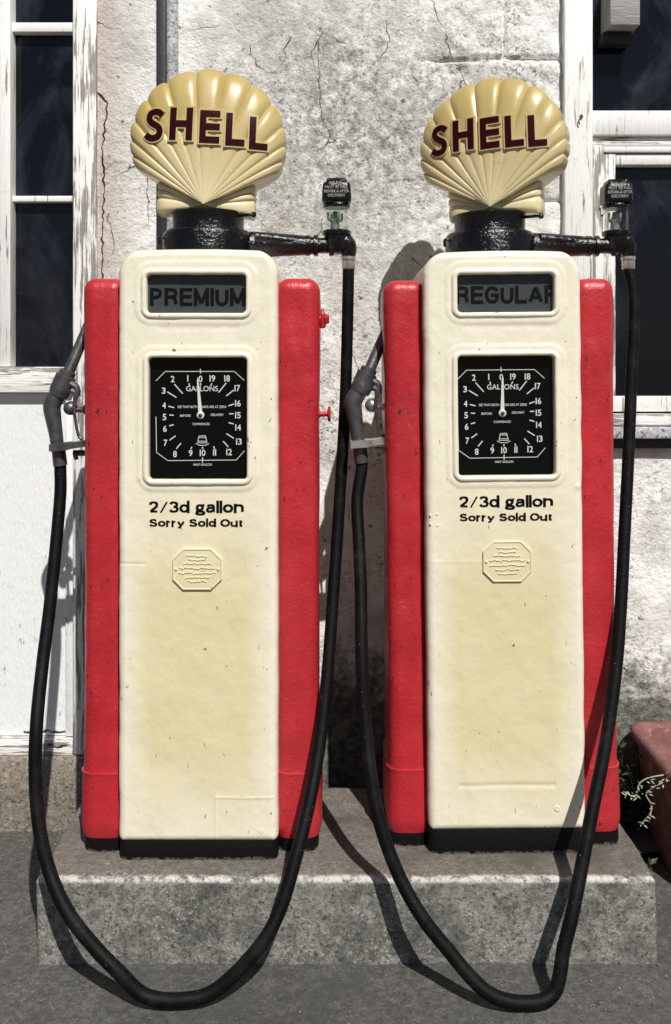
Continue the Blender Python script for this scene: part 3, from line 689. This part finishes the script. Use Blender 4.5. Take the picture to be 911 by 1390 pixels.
    b.tube([nz_(80, 533, d), nz_(71, 549, d), nz_(72, 565, d), nz_(76, 590, d), nz_(79, 614, d)], [.0225, .0235, .0215, .018, .0165], 20, 6); b.build('nozzle_body', M['steel'], nz, True, 45)
    b = MB(); p1 = nz_(79, 606, d); p2 = nz_(82, 632, d); b.lathe(p1, p2-p1, [(0, .0175), (.003, .0195), (.010, .0195), (.012, .018), ((p2-p1).length, .0185)], 24); b.build('hose_coupling', M['steel'], nz, True, 40)
    b = MB(); b.tube([nz_(97, 530, d-.02), nz_(103, 535, d-.02), nz_(101, 553, d-.02), nz_(103, 575, d-.02), nz_(107, 592, d-.02), nz_(113, 596, d-.02)], [.009, .007, .0045, .004, .004, .005], 8, 4)
    b.tube([nz_(96, 520, d-.01), nz_(104, 526, d-.01), nz_(105, 538, d-.01)], .009, 8, 4); b.build('trigger', M['steel'], nz)
    b = MB(); k0 = nz_(108, 554, d); b.lathe(nz_(121, 556, d), (-1, 0, 0), [(0, .013), (.012, .013), (.014, .009), (.030, .007), (.034, .008)], 16)
    c = nz_(96, 554, d); b.lathe(c-Vector((.019, 0, 0)), (1, 0, 0), [(.019-.019*math.cos(a), .019*math.sin(a)) for a in np.linspace(.02, math.pi-.02, 14)], 20)
    b.build('switch_knob', M['bright'] if seed == 2 else M['steel'], root, True, 45)
    b = MB()
    for (pa, pb, hh) in ((nz_(67, 608, d-.03), nz_(92, 606, d-.03), .0095), (nz_(92, 606, d-.03), nz_(123, 601, d-.03), .008)):
        v = []
        for p in (pa, pb):
            for yy in (-.004, .055):
                for zz_ in (-hh, hh): v.append((p.x, p.y+yy, p.z+zz_))
        b.add(v, [(0, 1, 3, 2), (4, 6, 7, 5), (0, 4, 5, 1), (2, 3, 7, 6), (1, 5, 7, 3), (0, 2, 6, 4)])
    b.tube([nz_(100, 615, d), nz_(122, 615, d)], .008, 8, 1, False); b.tube([nz_(101, 614, d), nz_(104, 624, d)], .006, 8, 1, False)
    b.build('nozzle_bracket', M['bright'] if seed == 2 else M['steel'], root, False)
    # hose (world points -> pump coordinates)
    hp = [Vector((sx+.032, 0, 1.50))]+[inv @ p for p in hose_pts]+[nz_(82, 640, d), nz_(81.5, 628, d)]
    b = MB(); b.tube(hp, .0158, 18, 10); b.build('hose', M['rubber'], root)
    if fittings:
        c = lp(436, 433, 2.40); b = MB(); b.lathe(c-Vector((.02, 0, 0)), (1, 0, 0), [(0, .012), (.018, .012), (.020, .008), (.03, .008), (.032, .0)], 14)
        b.lathe(c+Vector((.004, 0, -.024)), (0, 0, 1), [(0, .006), (.006, .009), (.036, .009), (.042, .005), (.050, .004)], 12); b.lathe(c+Vector((.009, 0, 0)), (1, 0, 0), [(0, .013), (.01, .013), (.012, .009)], 6)
        b.build('tap', M['red'], root, True, 30)
        c = lp(436, 562, 2.40); b = MB(); b.lathe(c-Vector((.02, 0, 0)), (1, 0, 0), [(0, .012), (.016, .012), (.018, .007), (.036, .007), (.038, .019), (.042, .021), (.045, .019), (.045, 0)], 18)
        b.build('knob', M['red'], root, True, 30)
    g = make_globe(root, 1.660, *globe_rot)
    return root

def W3(l): return [at(*p) for p in l]
hoseA = W3([(472.5, 400, 2.49), (471, 470, 2.495), (468, 560, 2.495), (461, 680, 2.475), (453, 800, 2.42), (444, 920, 2.35), (434, 1010, 2.29), (420, 1090, 2.22), (400, 1170, 2.16), (380, 1235, 2.12), (352, 1285, 2.09)])+\
    [Vector((-.265, 2.07, .035)), Vector((-.34, 2.06, .017)), Vector((-.425, 2.06, .026))]+\
    W3([(160, 1318, 2.065), (128, 1285, 2.08), (93, 1240, 2.10), (68, 1185, 2.14), (53, 1120, 2.17), (48, 1050, 2.20), (50, 980, 2.23), (58, 900, 2.31), (68, 820, 2.36), (77, 730, 2.41), (82, 670, 2.44)])
hoseB = W3([(861, 410, 2.51), (857, 520, 2.49), (853, 620, 2.46), (848, 720, 2.42), (843, 820, 2.37), (836, 910, 2.32), (822, 1010, 2.26), (804, 1100, 2.20), (789, 1180, 2.15), (777, 1240, 2.11), (766, 1284, 2.09)])+\
    [Vector((.49, 2.065, .03)), Vector((.42, 2.05, .017)), Vector((.335, 2.055, .04))]+\
    W3([(603, 1283, 2.09), (570, 1240, 2.11), (540, 1185, 2.14), (515, 1115, 2.17), (503, 1050, 2.20), (496, 980, 2.24), (491, 890, 2.28), (490, 800, 2.34), (487, 730, 2.39), (485, 680, 2.425)])
make_pump('cream and red petrol pump marked PREMIUM, with small red tap and knob on its side', 'PREMIUM',
    (LX, PD, TOP), (0, 0, 0), 1, .046, -4.5, (R(1), R(2.0), .965, -.003), (-.0036, .869),
    dict(grade=(-.0035, 1.4165, .249, .098), dial=(0, 1.1045, .247, .306), tx=.001, tz=-.007, tw=.240, pivot=(.004, 1.112)), hoseA, (-.001, .729), True)
make_pump('cream and red petrol pump marked REGULAR, next to the dusky red trough', 'REGULAR',
    (.437, 2.52, TOP), (0, R(-.55), 0), 2, .060, 0.8, (R(-23), R(-2.2), .935, .020), (.003, .8785),
    dict(grade=(.007, 1.4205, .246, .098), dial=(.006, 1.110, .246, .304), tx=.0065, tz=-.003, tw=.262, pivot=(-.0025, 1.116)), hoseB, (.004, .742), False)

# ------------------------------------------------------------------ ground, plinth
b = MB(); S = 60
xs = np.concatenate([[-S, -20, -8, -4], np.arange(-2, 2.01, .1), [4, 8, 20, S]]); ys = np.concatenate([[-S, -20, -6, -2, 0], np.arange(1, 3.01, .05), [4, 8, 20, S]])
Xg, Yg = np.meshgrid(xs, ys, indexing='ij'); Zg = np.where((np.abs(Xg) < 2.1) & (Yg > .9) & (Yg < 3.1), fbm(Xg*3, Yg*3, 3)*.004, 0)-.004
b.grid(np.stack([Xg, Yg, Zg], -1)); tag(b.build('ground', M['ground']), 'worn grey asphalt forecourt around the concrete plinth', 'ground', kind='structure')
b = MB(); xs = np.linspace(-.75, 1.5, 90); ys = np.linspace(2.66, 2.90, 14); Xg, Yg = np.meshgrid(xs, ys, indexing='ij')
Zg = .03+fbm(Xg*9, Yg*9, 8)*.022-.05*sstep(-.66, -.75, Xg)
b.grid(np.stack([Xg, Yg, Zg], -1)); tag(b.build('soil', M['soil']), 'dark soil between the plinth and the wall', 'soil', kind='structure')

def rough(P):
    x, y, z = P[..., 0], P[..., 1], P[..., 2]
    e = np.exp(-np.abs(z-TOP)/.02)*sstep(2.27, 2.22, y)
    P[..., 1] = y+fbm(x*12, z*12, 60, 4)*.004+e*np.maximum(fbm(x*24, z*8, 61, 3), 0)*.012
    P[..., 2] = z+fbm(x*8, y*8, 62, 4)*.0025*(z > .05)-np.where(y < 2.25, np.maximum(fbm(x*18, y*0, 63, 3), 0)*.010*(z > TOP-.03), 0)
    P[..., 0] = x+fbm(y*10, z*12, 64, 3)*.004
    return P
b = MB(); pw, pd = 1.50, .49
lev = [(-.02, 0)]+[(z, 0) for z in np.arange(0, TOP-.02, .012)]+[(TOP-.014, 0), (TOP-.007, .002), (TOP-.002, .006), (TOP, .012)]+[(TOP, i) for i in np.arange(.02, .24, .012)]
b.stack(.0265, 2.218+pd/2, pw, pd, .014, lev, 3, 90, rough)
tag(b.build('concrete_plinth', M['plinth'], None, True, 60), 'mottled grey concrete plinth carrying both petrol pumps', 'plinth')

# ------------------------------------------------------------------ building
bd = thing('building', 'old building with stained white wall, peeling window frames and drainpipe behind the pumps', 'building', (0, 0, 0))
def wx_(p): return (p-455.5)*WALL/F
def wz_(p): return EYE-(p-500)*WALL/F
XL, XR = wx_(131), wx_(766); ZS = wz_(606); ZH = 2.78; XLL = -2.1; XRR = 1.62
xs = np.concatenate([[-4, -3.2, -2.6, XLL, XLL+.001], np.linspace(XL, XR, 190), np.linspace(XR+.008, 1.15, 55), [XRR, XRR+.001, 2.2, 3, 4]])
zs = np.concatenate([[-.05], np.linspace(0, ZS, 130), np.linspace(ZS+.01, ZH, 170), [3.0, 3.4]])
Xg, Zg = np.meshgrid(xs, zs, indexing='ij')
vis = (Xg > XL-.01) & (Xg < 1.2)
Y = WALL+fbm(Xg*2, Zg*2, 70, 3)*.006+fbm(Xg*11, Zg*11, 71, 4)*.0035
mask = sstep(.27, .36, Xg+fbm(Xg*5, Zg*5, 72, 3)*.10)*sstep(1.2, 1.4, Zg)         # bare blocks show at the right, the render has fallen off
jz = (Zg-.03+fbm(Xg*3, Zg*3, 73, 2)*.012)/.215; row = np.floor(jz); fz = np.abs(jz-row-.5)*2
jx = (Xg-.31+(row % 2)*.22+fbm(Xg*3, Zg*4, 74, 2)*.012)/.44; fx = np.abs(jx-np.floor(jx)-.5)*2
joint = np.maximum(sstep(.90, .98, fz), sstep(.95, .99, fx))
Y = Y+mask*(.010+.014*joint+fbm(Xg*25, Zg*25, 75, 4)*.009)
sh = sstep(wx_(700), wx_(745), Xg+fbm(Xg*6, Zg*9, 76, 3)*.03)*(Zg > 1.3); Y = Y-.0*sh
Y = np.where(vis, Y, WALL)
P = np.stack([Xg, Y, Zg], -1); n, m = Xg.shape
cxm = (Xg[:-1, :-1]+Xg[1:, 1:])/2; czm = (Zg[:-1, :-1]+Zg[1:, 1:])/2
hole = ((cxm > XLL) & (cxm < XL) & (czm < ZH)) | ((cxm > XR) & (cxm < XRR) & (czm > ZS) & (czm < ZH))
ii, jj = np.meshgrid(np.arange(n-1), np.arange(m-1), indexing='ij')
Q = np.stack([ii*m+jj, (ii+1)*m+jj, (ii+1)*m+jj+1, ii*m+jj+1], -1)[~hole]
b = MB(); b.add(P.reshape(-1, 3), Q); wall = b.build('wall', M['wall'], bd, True, 60)
b = MB()                                                          # the rest of the building
for a in ((-4, -3.85, WALL+.02, 7, 0, 3.4), (3.85, 4, WALL+.02, 7, 0, 3.4), (-3.84, 3.84, 6.85, 7, 0, 3.4)): b.box(*a)
b.build('wall', M['wall'], bd, False)
b = MB(); b.add([(-4.2, WALL-.3, 3.35), (4.2, WALL-.3, 3.35), (4.2, 5, 4.5), (-4.2, 5, 4.5), (-4.2, 7.3, 3.35), (4.2, 7.3, 3.35), (-4.2, WALL-.3, 3.25), (4.2, WALL-.3, 3.25), (4.2, 7.3, 3.25), (-4.2, 7.3, 3.25)],
    [(0, 1, 2, 3), (3, 2, 5, 4), (6, 9, 8, 7), (0, 6, 7, 1), (4, 5, 8, 9), (1, 7, 8, 5, 2), (0, 3, 4, 9, 6)]); b.build('roof', M['roof'], bd, False)

# cracks: jagged dark ribbons following the wall
def crack(b, pts, w0, seed, jag=.006):
    rnd = random.Random(seed); P_ = []
    for i in range(len(pts)-1):
        a = Vector((wx_(pts[i][0]), wz_(pts[i][1]))); c = Vector((wx_(pts[i+1][0]), wz_(pts[i+1][1]))); n_ = max(2, int((c-a).length/.012))
        for k in range(n_): P_.append(a.lerp(c, k/n_)+Vector((rnd.uniform(-jag, jag), rnd.uniform(-jag, jag)*.5)))
    P_.append(c); rows = []
    for i, p in enumerate(P_):
        t = (P_[min(i+1, len(P_)-1)]-P_[max(i-1, 0)]).normalized(); nn_ = Vector((-t.y, t.x)); w = w0*(.35+rnd.random())*min(1, (len(P_)-i)/8+.15)
        yy = WALL+float(fbm(p.x*2, p.y*2, 70, 3))*.006+float(fbm(p.x*11, p.y*11, 71, 4))*.0035-.0022
        rows.append([(p.x+nn_.x*w, yy, p.y+nn_.y*w), (p.x-nn_.x*w, yy, p.y-nn_.y*w)])
    b.grid(np.array(rows)); b.build('crack', M['crack'], wall, False)
crack(MB(), [(133, 125), (146, 140), (143, 165), (140, 200), (141, 260), (139, 330), (138, 400)], .0026, 1, .004)
crack(MB(), [(146, 290), (150, 310), (155, 325), (152, 345)], .0015, 2)
crack(MB(), [(201, 240), (200, 270), (202, 305)], .0010, 3, .003)
crack(MB(), [(142, 230), (155, 220), (172, 218)], .0009, 4)
crack(MB(), [(395, 50), (388, 62), (384, 85), (372, 100)], .0010, 5); crack(MB(), [(524, 30), (530, 55), (520, 75), (503, 88)], .0010, 6)
crack(MB(), [(560, 100), (570, 118), (582, 130)], .0010, 7); crack(MB(), [(470, 60), (440, 45), (424, 70), (428, 95)], .0009, 8)
crack(MB(), [(340, 60), (347, 85), (360, 96), (385, 100)], .0010, 9); crack(MB(), [(846, 905), (858, 918), (872, 935)], .0010, 10, .003)
crack(MB(), [(765, 45), (771, 70), (764, 90), (770, 120)], .0032, 11, .006)

def bar(name, x0, x1, p0, p1, y0, y1, mat, parent, bev=.003):
    """upright box given by photo pixels on the wall plane; x0..x1 left-right, p0..p1 top-bottom"""
    b = MB(); b.box(x0, x1, y0, y1, wz_(p1), wz_(p0), bev); return b.build(name, mat, parent, True, 45)
# --- left: shopfront with a tall window above a boarded panel
b = MB(); b.box(wx_(100), XL+.003, WALL-.012, WALL+.10, .225, ZH, .005)
sf = b.build('shopfront', M['woodpeel'], bd, True, 45)
b = MB(); b.box(XLL, XLL+.08, WALL-.012, WALL+.10, .225, ZH, .005); b.build('post', M['woodpeel'], sf, True, 45)
xa, xb = XLL+.081, wx_(100)-.0008; xm = wx_(14)
bar('window_sill', xa, xb, 498, 533, WALL-.016, WALL+.09, M['woodh'], sf)
bar('glazing_bar', xa, xb, 264, 272, WALL+.022, WALL+.075, M['wood'], sf, .002)
bar('glazing_bar', xa, xb, 27, 40, WALL+.020, WALL+.075, M['wood'], sf, .002)
b = MB(); b.box(xm-.034, xm, WALL+.0, WALL+.078, wz_(497.5), ZH-.1, .003); b.build('mullion', M['wood'], sf, True, 45)
b = MB(); b.box(xa, xb, WALL+.050, WALL+.056, wz_(500), ZH-.02); b.build('window_pane', M['pane'], sf, False)
b = MB(); b.box(xa, xb, WALL+.0, WALL+.09, ZH-.10, ZH, .004); b.build('top_rail', M['woodh'], sf, True, 45)
b = MB(); b.box(xa, wx_(100)-.028, WALL+.016, WALL+.03, wz_(1001), wz_(534)); b.build('lower_panel', M['board'], sf, False)
b = MB(); b.box(wx_(100)-.0275, wx_(100)-.001, WALL+.006, WALL+.05, wz_(1001), wz_(534), .003); b.build('panel_bead', M['board'], sf, True, 45)
bar('panel_rail', xa, xb, 1002, 1024, WALL-.010, WALL+.05, M['woodh'], sf)
for s_, pts in ((21, [(30, 996), (45, 998), (60, 994), (75, 997), (98, 995)]), (22, [(66, 1009), (80, 1012), (95, 1008)])):
    rnd = random.Random(s_); rows = []
    for i in range(len(pts)-1):
        for k in range(5):
            x = pts[i][0]+(pts[i+1][0]-pts[i][0])*k/5; y = pts[i][1]+(pts[i+1][1]-pts[i][1])*k/5+rnd.uniform(-1, 1); w = rnd.uniform(.001, .004)
            yy = WALL+.0145 if y < 1001 else WALL-.0115
            rows.append([(wx_(x), yy, wz_(y)+w), (wx_(x), yy, wz_(y)-w)])
    crk = MB(); crk.grid(np.array(rows)); crk.build('crack', M['crack'], sf, False)
b = MB(); b.stack((XLL-.02+XL+.0)/2, WALL+.05, XL+.004-XLL+.02, .16, .008, [(-.02, 0), (.0, 0), (.10, .001), (.212, .002), (.221, .007), (.223, .012)], 3, 60, lambda P_: np.stack([P_[..., 0], P_[..., 1]+fbm(P_[..., 0]*9, P_[..., 2]*9, 81, 4)*.004, P_[..., 2]], -1))
b.build('doorstep', M['step'], bd, True, 60)
# --- drainpipe and the black strip beside it
b = MB(); b.box(wx_(215), wx_(227), WALL-.022, WALL+.012, 0.02, 3.3, .002); b.build('black_strip', M['plainblack'], bd, True, 45)  # narrow black upright strip left of the drainpipe
b = MB(); b.lathe((wx_(235.5), WALL-.018, 0.02), (0, 0, 1), [(0, .0185), (1.35, .0185), (1.351, .022), (1.40, .022), (1.401, .0185), (3.28, .0185)], 24); b.build('drainpipe', M['greypipe'], bd, True, 45)
# --- right window
b = MB(); b.box(XR-.004, wx_(803), WALL-.018, WALL+.10, ZS+.055, ZH, .005); wf = b.build('window', M['wood'], bd, True, 45)
b = MB(); b.lathe((wx_(787), WALL-.018, wz_(160)), (0, -1, 0), [(-.002, .006), (.003, .0055), (.008, .003)], 10); b.tube([(wx_(787), WALL-.022, wz_(160)), (wx_(783), WALL-.026, wz_(166)), (wx_(784), WALL-.024, wz_(172))], .002, 6); b.build('hook', M['rust'], wf)
xo = XRR-.06
b = MB(); b.box(xo, XRR, WALL-.01, WALL+.1, ZS+.055, ZH, .005); b.build('jamb', M['wood'], wf, True, 45)
xj = wx_(803)+.001; xo -= .001
bar('transom', xj, xo, 150, 184, WALL-.002, WALL+.09, M['wood'], wf, .004)
bar('transom', xj, xo, 185, 196, WALL+.012, WALL+.09, M['woodh'], wf, .003)
bar('top_rail', xj, xo, -95, -40, WALL+.0, WALL+.09, M['woodh'], wf)
b = MB(); b.box(xj, xo, WALL+.055, WALL+.060, wz_(150.5), wz_(-40)); b.build('window_pane', M['pane'], wf, False)
# sash
b = MB(); b.box(xj, wx_(819), WALL-.004, WALL+.085, wz_(560), wz_(197.5), .003); sa = b.build('sash', M['woodpeel'], wf, True, 45)
b = MB(); b.box(wx_(819)+.0015, wx_(837), WALL+.008, WALL+.08, wz_(537.5), wz_(207), .003); b.build('stile', M['woodpeel'], sa, True, 45)
bar('rail', wx_(819)+.0015, xo-.03, 207.8-9.5, 206.5, WALL+.002, WALL+.085, M['wood'], sa)
bar('rail', wx_(837)+.001, xo-.03, 208, 223, WALL+.010, WALL+.08, M['wood'], sa)
bar('rail', wx_(819)+.0015, xo-.03, 538, 559, WALL+.004, WALL+.08, M['wood'], sa)
b = MB(); b.box(wx_(837), xo, WALL+.045, WALL+.050, wz_(540), wz_(220)); b.build('window_pane', M['pane'], sa, False)
b = MB(); b.box(xo-.029, xo, WALL+.0, WALL+.08, wz_(560), wz_(198), .003); b.build('stile', M['wood'], sa, True, 45)
b = MB(); b.box(wx_(815), wx_(819.5), WALL-.009, WALL-.0035, wz_(292), wz_(262), .001); b.box(wx_(813), wx_(821), WALL-.010, WALL-.0035, wz_(283), wz_(277), .001); b.build('hinge', M['wood'], sa, True, 45)
bar('window_sill', XR-.002, XRR, 561.5, 577, WALL-.028, WALL+.09, M['woodh'], wf, .004)
b = MB(); b.box(XR-.004, XRR+.004, WALL-.055, WALL+.05, wz_(594), wz_(578.5), .004); b.build('window_sill', M['greypipe'], wf, True, 45)
b = MB(); b.box(XR-.004, XRR+.004, WALL-.02, WALL+.05, wz_(608), wz_(595), .002); b.build('sill_strip', M['plainblack'], wf, True, 45)  # black strip along the underside of the sill
b = MB(); b.box(wx_(822), wx_(862), WALL-.05, WALL+.054, wz_(42), wz_(-20), .003); b.build('timber_block', M['brick'], wf, True, 45)
b = MB(); b.box(wx_(818), wx_(858), WALL+.0, WALL+.054, wz_(58), wz_(43.5), .002); b.build('bracket', M['plainblack'], wf, True, 45)

# ------------------------------------------------------------------ trough, trailing plant, weeds
def tp(P_):
    nn_ = fbm(P_[..., 0]*9+P_[..., 1]*5, P_[..., 2]*9, 91, 4)*.006; P_[..., 0] += nn_; P_[..., 1] += nn_; return P_
b = MB(); b.stack(1.165, 2.665, .50, .36, .05, [(.0, .035), (.01, .03), (.10, .024), (.20, .016), (.30, .008), (.318, .007), (.324, -.008), (.335, -.014), (.352, -.015), (.364, -.008), (.366, .006), (.360, .018), (.33, .022), (.325, .024)], 8, 12, tp)
b.v = [(x_, y_, z_*.93) for x_, y_, z_ in b.v]; tr = b.build('trough', M['trough'], None, True, 60); tag(tr, 'weathered dusky red trough with a rounded rim at the right of the plinth', 'trough')
b = MB(); rnd = random.Random(5)
def leaf(b, p, d, l, w, up=Vector((0, -.4, 1))):
    d = d.normalized(); s_ = d.cross(up).normalized()*w; u_ = s_.cross(d).normalized()*w*.4
    b.add([p, p+d*l*.45+s_+u_, p+d*l, p+d*l*.45-s_+u_, p+d*l*.5], [(0, 1, 4), (1, 2, 4), (2, 3, 4), (3, 0, 4)])
stems = [[at(893+8, 1052, 2.5), at(880, 1056, 2.5), at(868, 1064, 2.50), at(864, 1078, 2.50), at(857, 1080, 2.5), at(846, 1074, 2.5)],
         [at(900, 1062, 2.48), at(888, 1068, 2.48), at(877, 1078, 2.48), at(884, 1092, 2.47), at(883, 1104, 2.46), at(873, 1116, 2.46), at(869, 1122, 2.46)]]
for st in stems: b.tube(st, [.0018]*(len(st)-1)+[.0008], 6, 5)
trp = b.build('trailing_plant', M['pale']); tag(trp, 'thin pale trailing stems with small leaves hanging over the red trough', 'plant')
b = MB()
for st in stems:
    for k, p in enumerate(st):
        for q in range(4): leaf(b, p+Vector((rnd.uniform(-.008, .008), -.004, rnd.uniform(-.008, .008))), Vector((rnd.uniform(-1, 1), -.4, rnd.uniform(-.6, .8))), rnd.uniform(.008, .018), .0022)
b.build('leaves', M['pale'], trp)
b = MB()
def clump(cx, cy, z0, n, rad, h):
    for k in range(n):
        a = rnd.uniform(0, 6.283); r = rad*rnd.random()**.5; p = Vector((cx+r*math.cos(a), cy+.35*r*math.sin(a), z0))
        d = Vector((rnd.uniform(-.6, .6), rnd.uniform(-.7, .2), 1)); hh = h*rnd.uniform(.25, 1)
        q = p+d.normalized()*hh; b.tube([p, (p+q)/2+Vector((rnd.uniform(-.01, .01), 0, 0)), q], .0011, 4, 2)
        for j in range(5): leaf(b, p.lerp(q, rnd.uniform(.3, 1)), Vector((rnd.uniform(-1, 1), rnd.uniform(-1, .3), rnd.uniform(-.2, 1))), rnd.uniform(.012, .03), rnd.uniform(.003, .008))
for k in range(46): clump(rnd.uniform(-.12, .20), rnd.uniform(2.74, 2.86), .02, 5, .05, rnd.uniform(.04, .17))
for k in range(46): clump(rnd.uniform(.74, 1.12), rnd.uniform(2.80, 2.86), .03, 8, .05, rnd.uniform(.10, .36))
for k in range(14): clump(rnd.uniform(.77, .86), rnd.uniform(2.5, 2.8), .0, 5, .04, rnd.uniform(.03, .10))
tag(b.build('weeds', M['leaf'], None, False), 'small dark weeds growing along the foot of the wall', 'weeds', kind='stuff')
b = MB()
for k in range(900):
    x = rnd.uniform(-1.3, 1.1); y = rnd.uniform(1.9, 2.86)
    on = -.72 < x < .775 and 2.22 < y < 2.70
    if on and y < 2.62 and rnd.random() < .75: continue
    z = TOP+.001 if on else (.035 if y > 2.68 and x > -.7 else 0)
    s_ = rnd.uniform(.0012, .0042)
    b.add([(x+s_*math.cos(q*2.1+k)*rnd.uniform(.6, 1.2), y+s_*math.sin(q*2.1+k), z) for q in range(3)]+[(x, y, z+s_*.8)], [(0, 1, 3), (1, 2, 3), (2, 0, 3)])
tag(b.build('grit', M['step'], None, False), 'loose grit and crumbs of stone on the ground and plinth', 'grit', kind='stuff')

# ------------------------------------------------------------------ light, sky, camera
sc = bpy.context.scene
sd = Vector((.33, -1, 1.25)).normalized()                          # towards the sun
el = math.asin(sd.z); az = math.atan2(sd.x, sd.y)
w = bpy.data.worlds.new('World'); sc.world = w; w.use_nodes = True; nt = w.node_tree
bg = nt.nodes['Background']; sky = nt.nodes.new('ShaderNodeTexSky'); sky.sky_type = 'NISHITA'; sky.sun_disc = False
sky.sun_elevation = el; sky.sun_rotation = az % (2*math.pi); nt.links.new(sky.outputs[0], bg.inputs[0]); bg.inputs[1].default_value = .04
su = bpy.data.lights.new('sun', 'SUN'); su.energy = 5.0; su.angle = R(.5); su.color = (1, .965, .91)
so = bpy.data.objects.new('sun', su); C.objects.link(so); so.rotation_euler = (-sd).to_track_quat('-Z', 'Y').to_euler(); so.location = (2, -4, 6)
cam = bpy.data.cameras.new('camera'); co = bpy.data.objects.new('camera', cam); C.objects.link(co); sc.camera = co
co.location = (0, 0, EYE); co.rotation_euler = (R(90), 0, 0)
cam.sensor_fit = 'VERTICAL'; cam.sensor_height = 24; cam.lens = 24*F/1390; cam.shift_y = -(695-500)/1390; cam.shift_x = 0
cam.clip_start = .05; cam.clip_end = 300
sc.view_settings.view_transform = 'Standard'; sc.view_settings.look = 'None'; sc.view_settings.gamma = 1; sc.view_settings.exposure = 0.0
sc.render.resolution_x = 671; sc.render.resolution_y = 1024
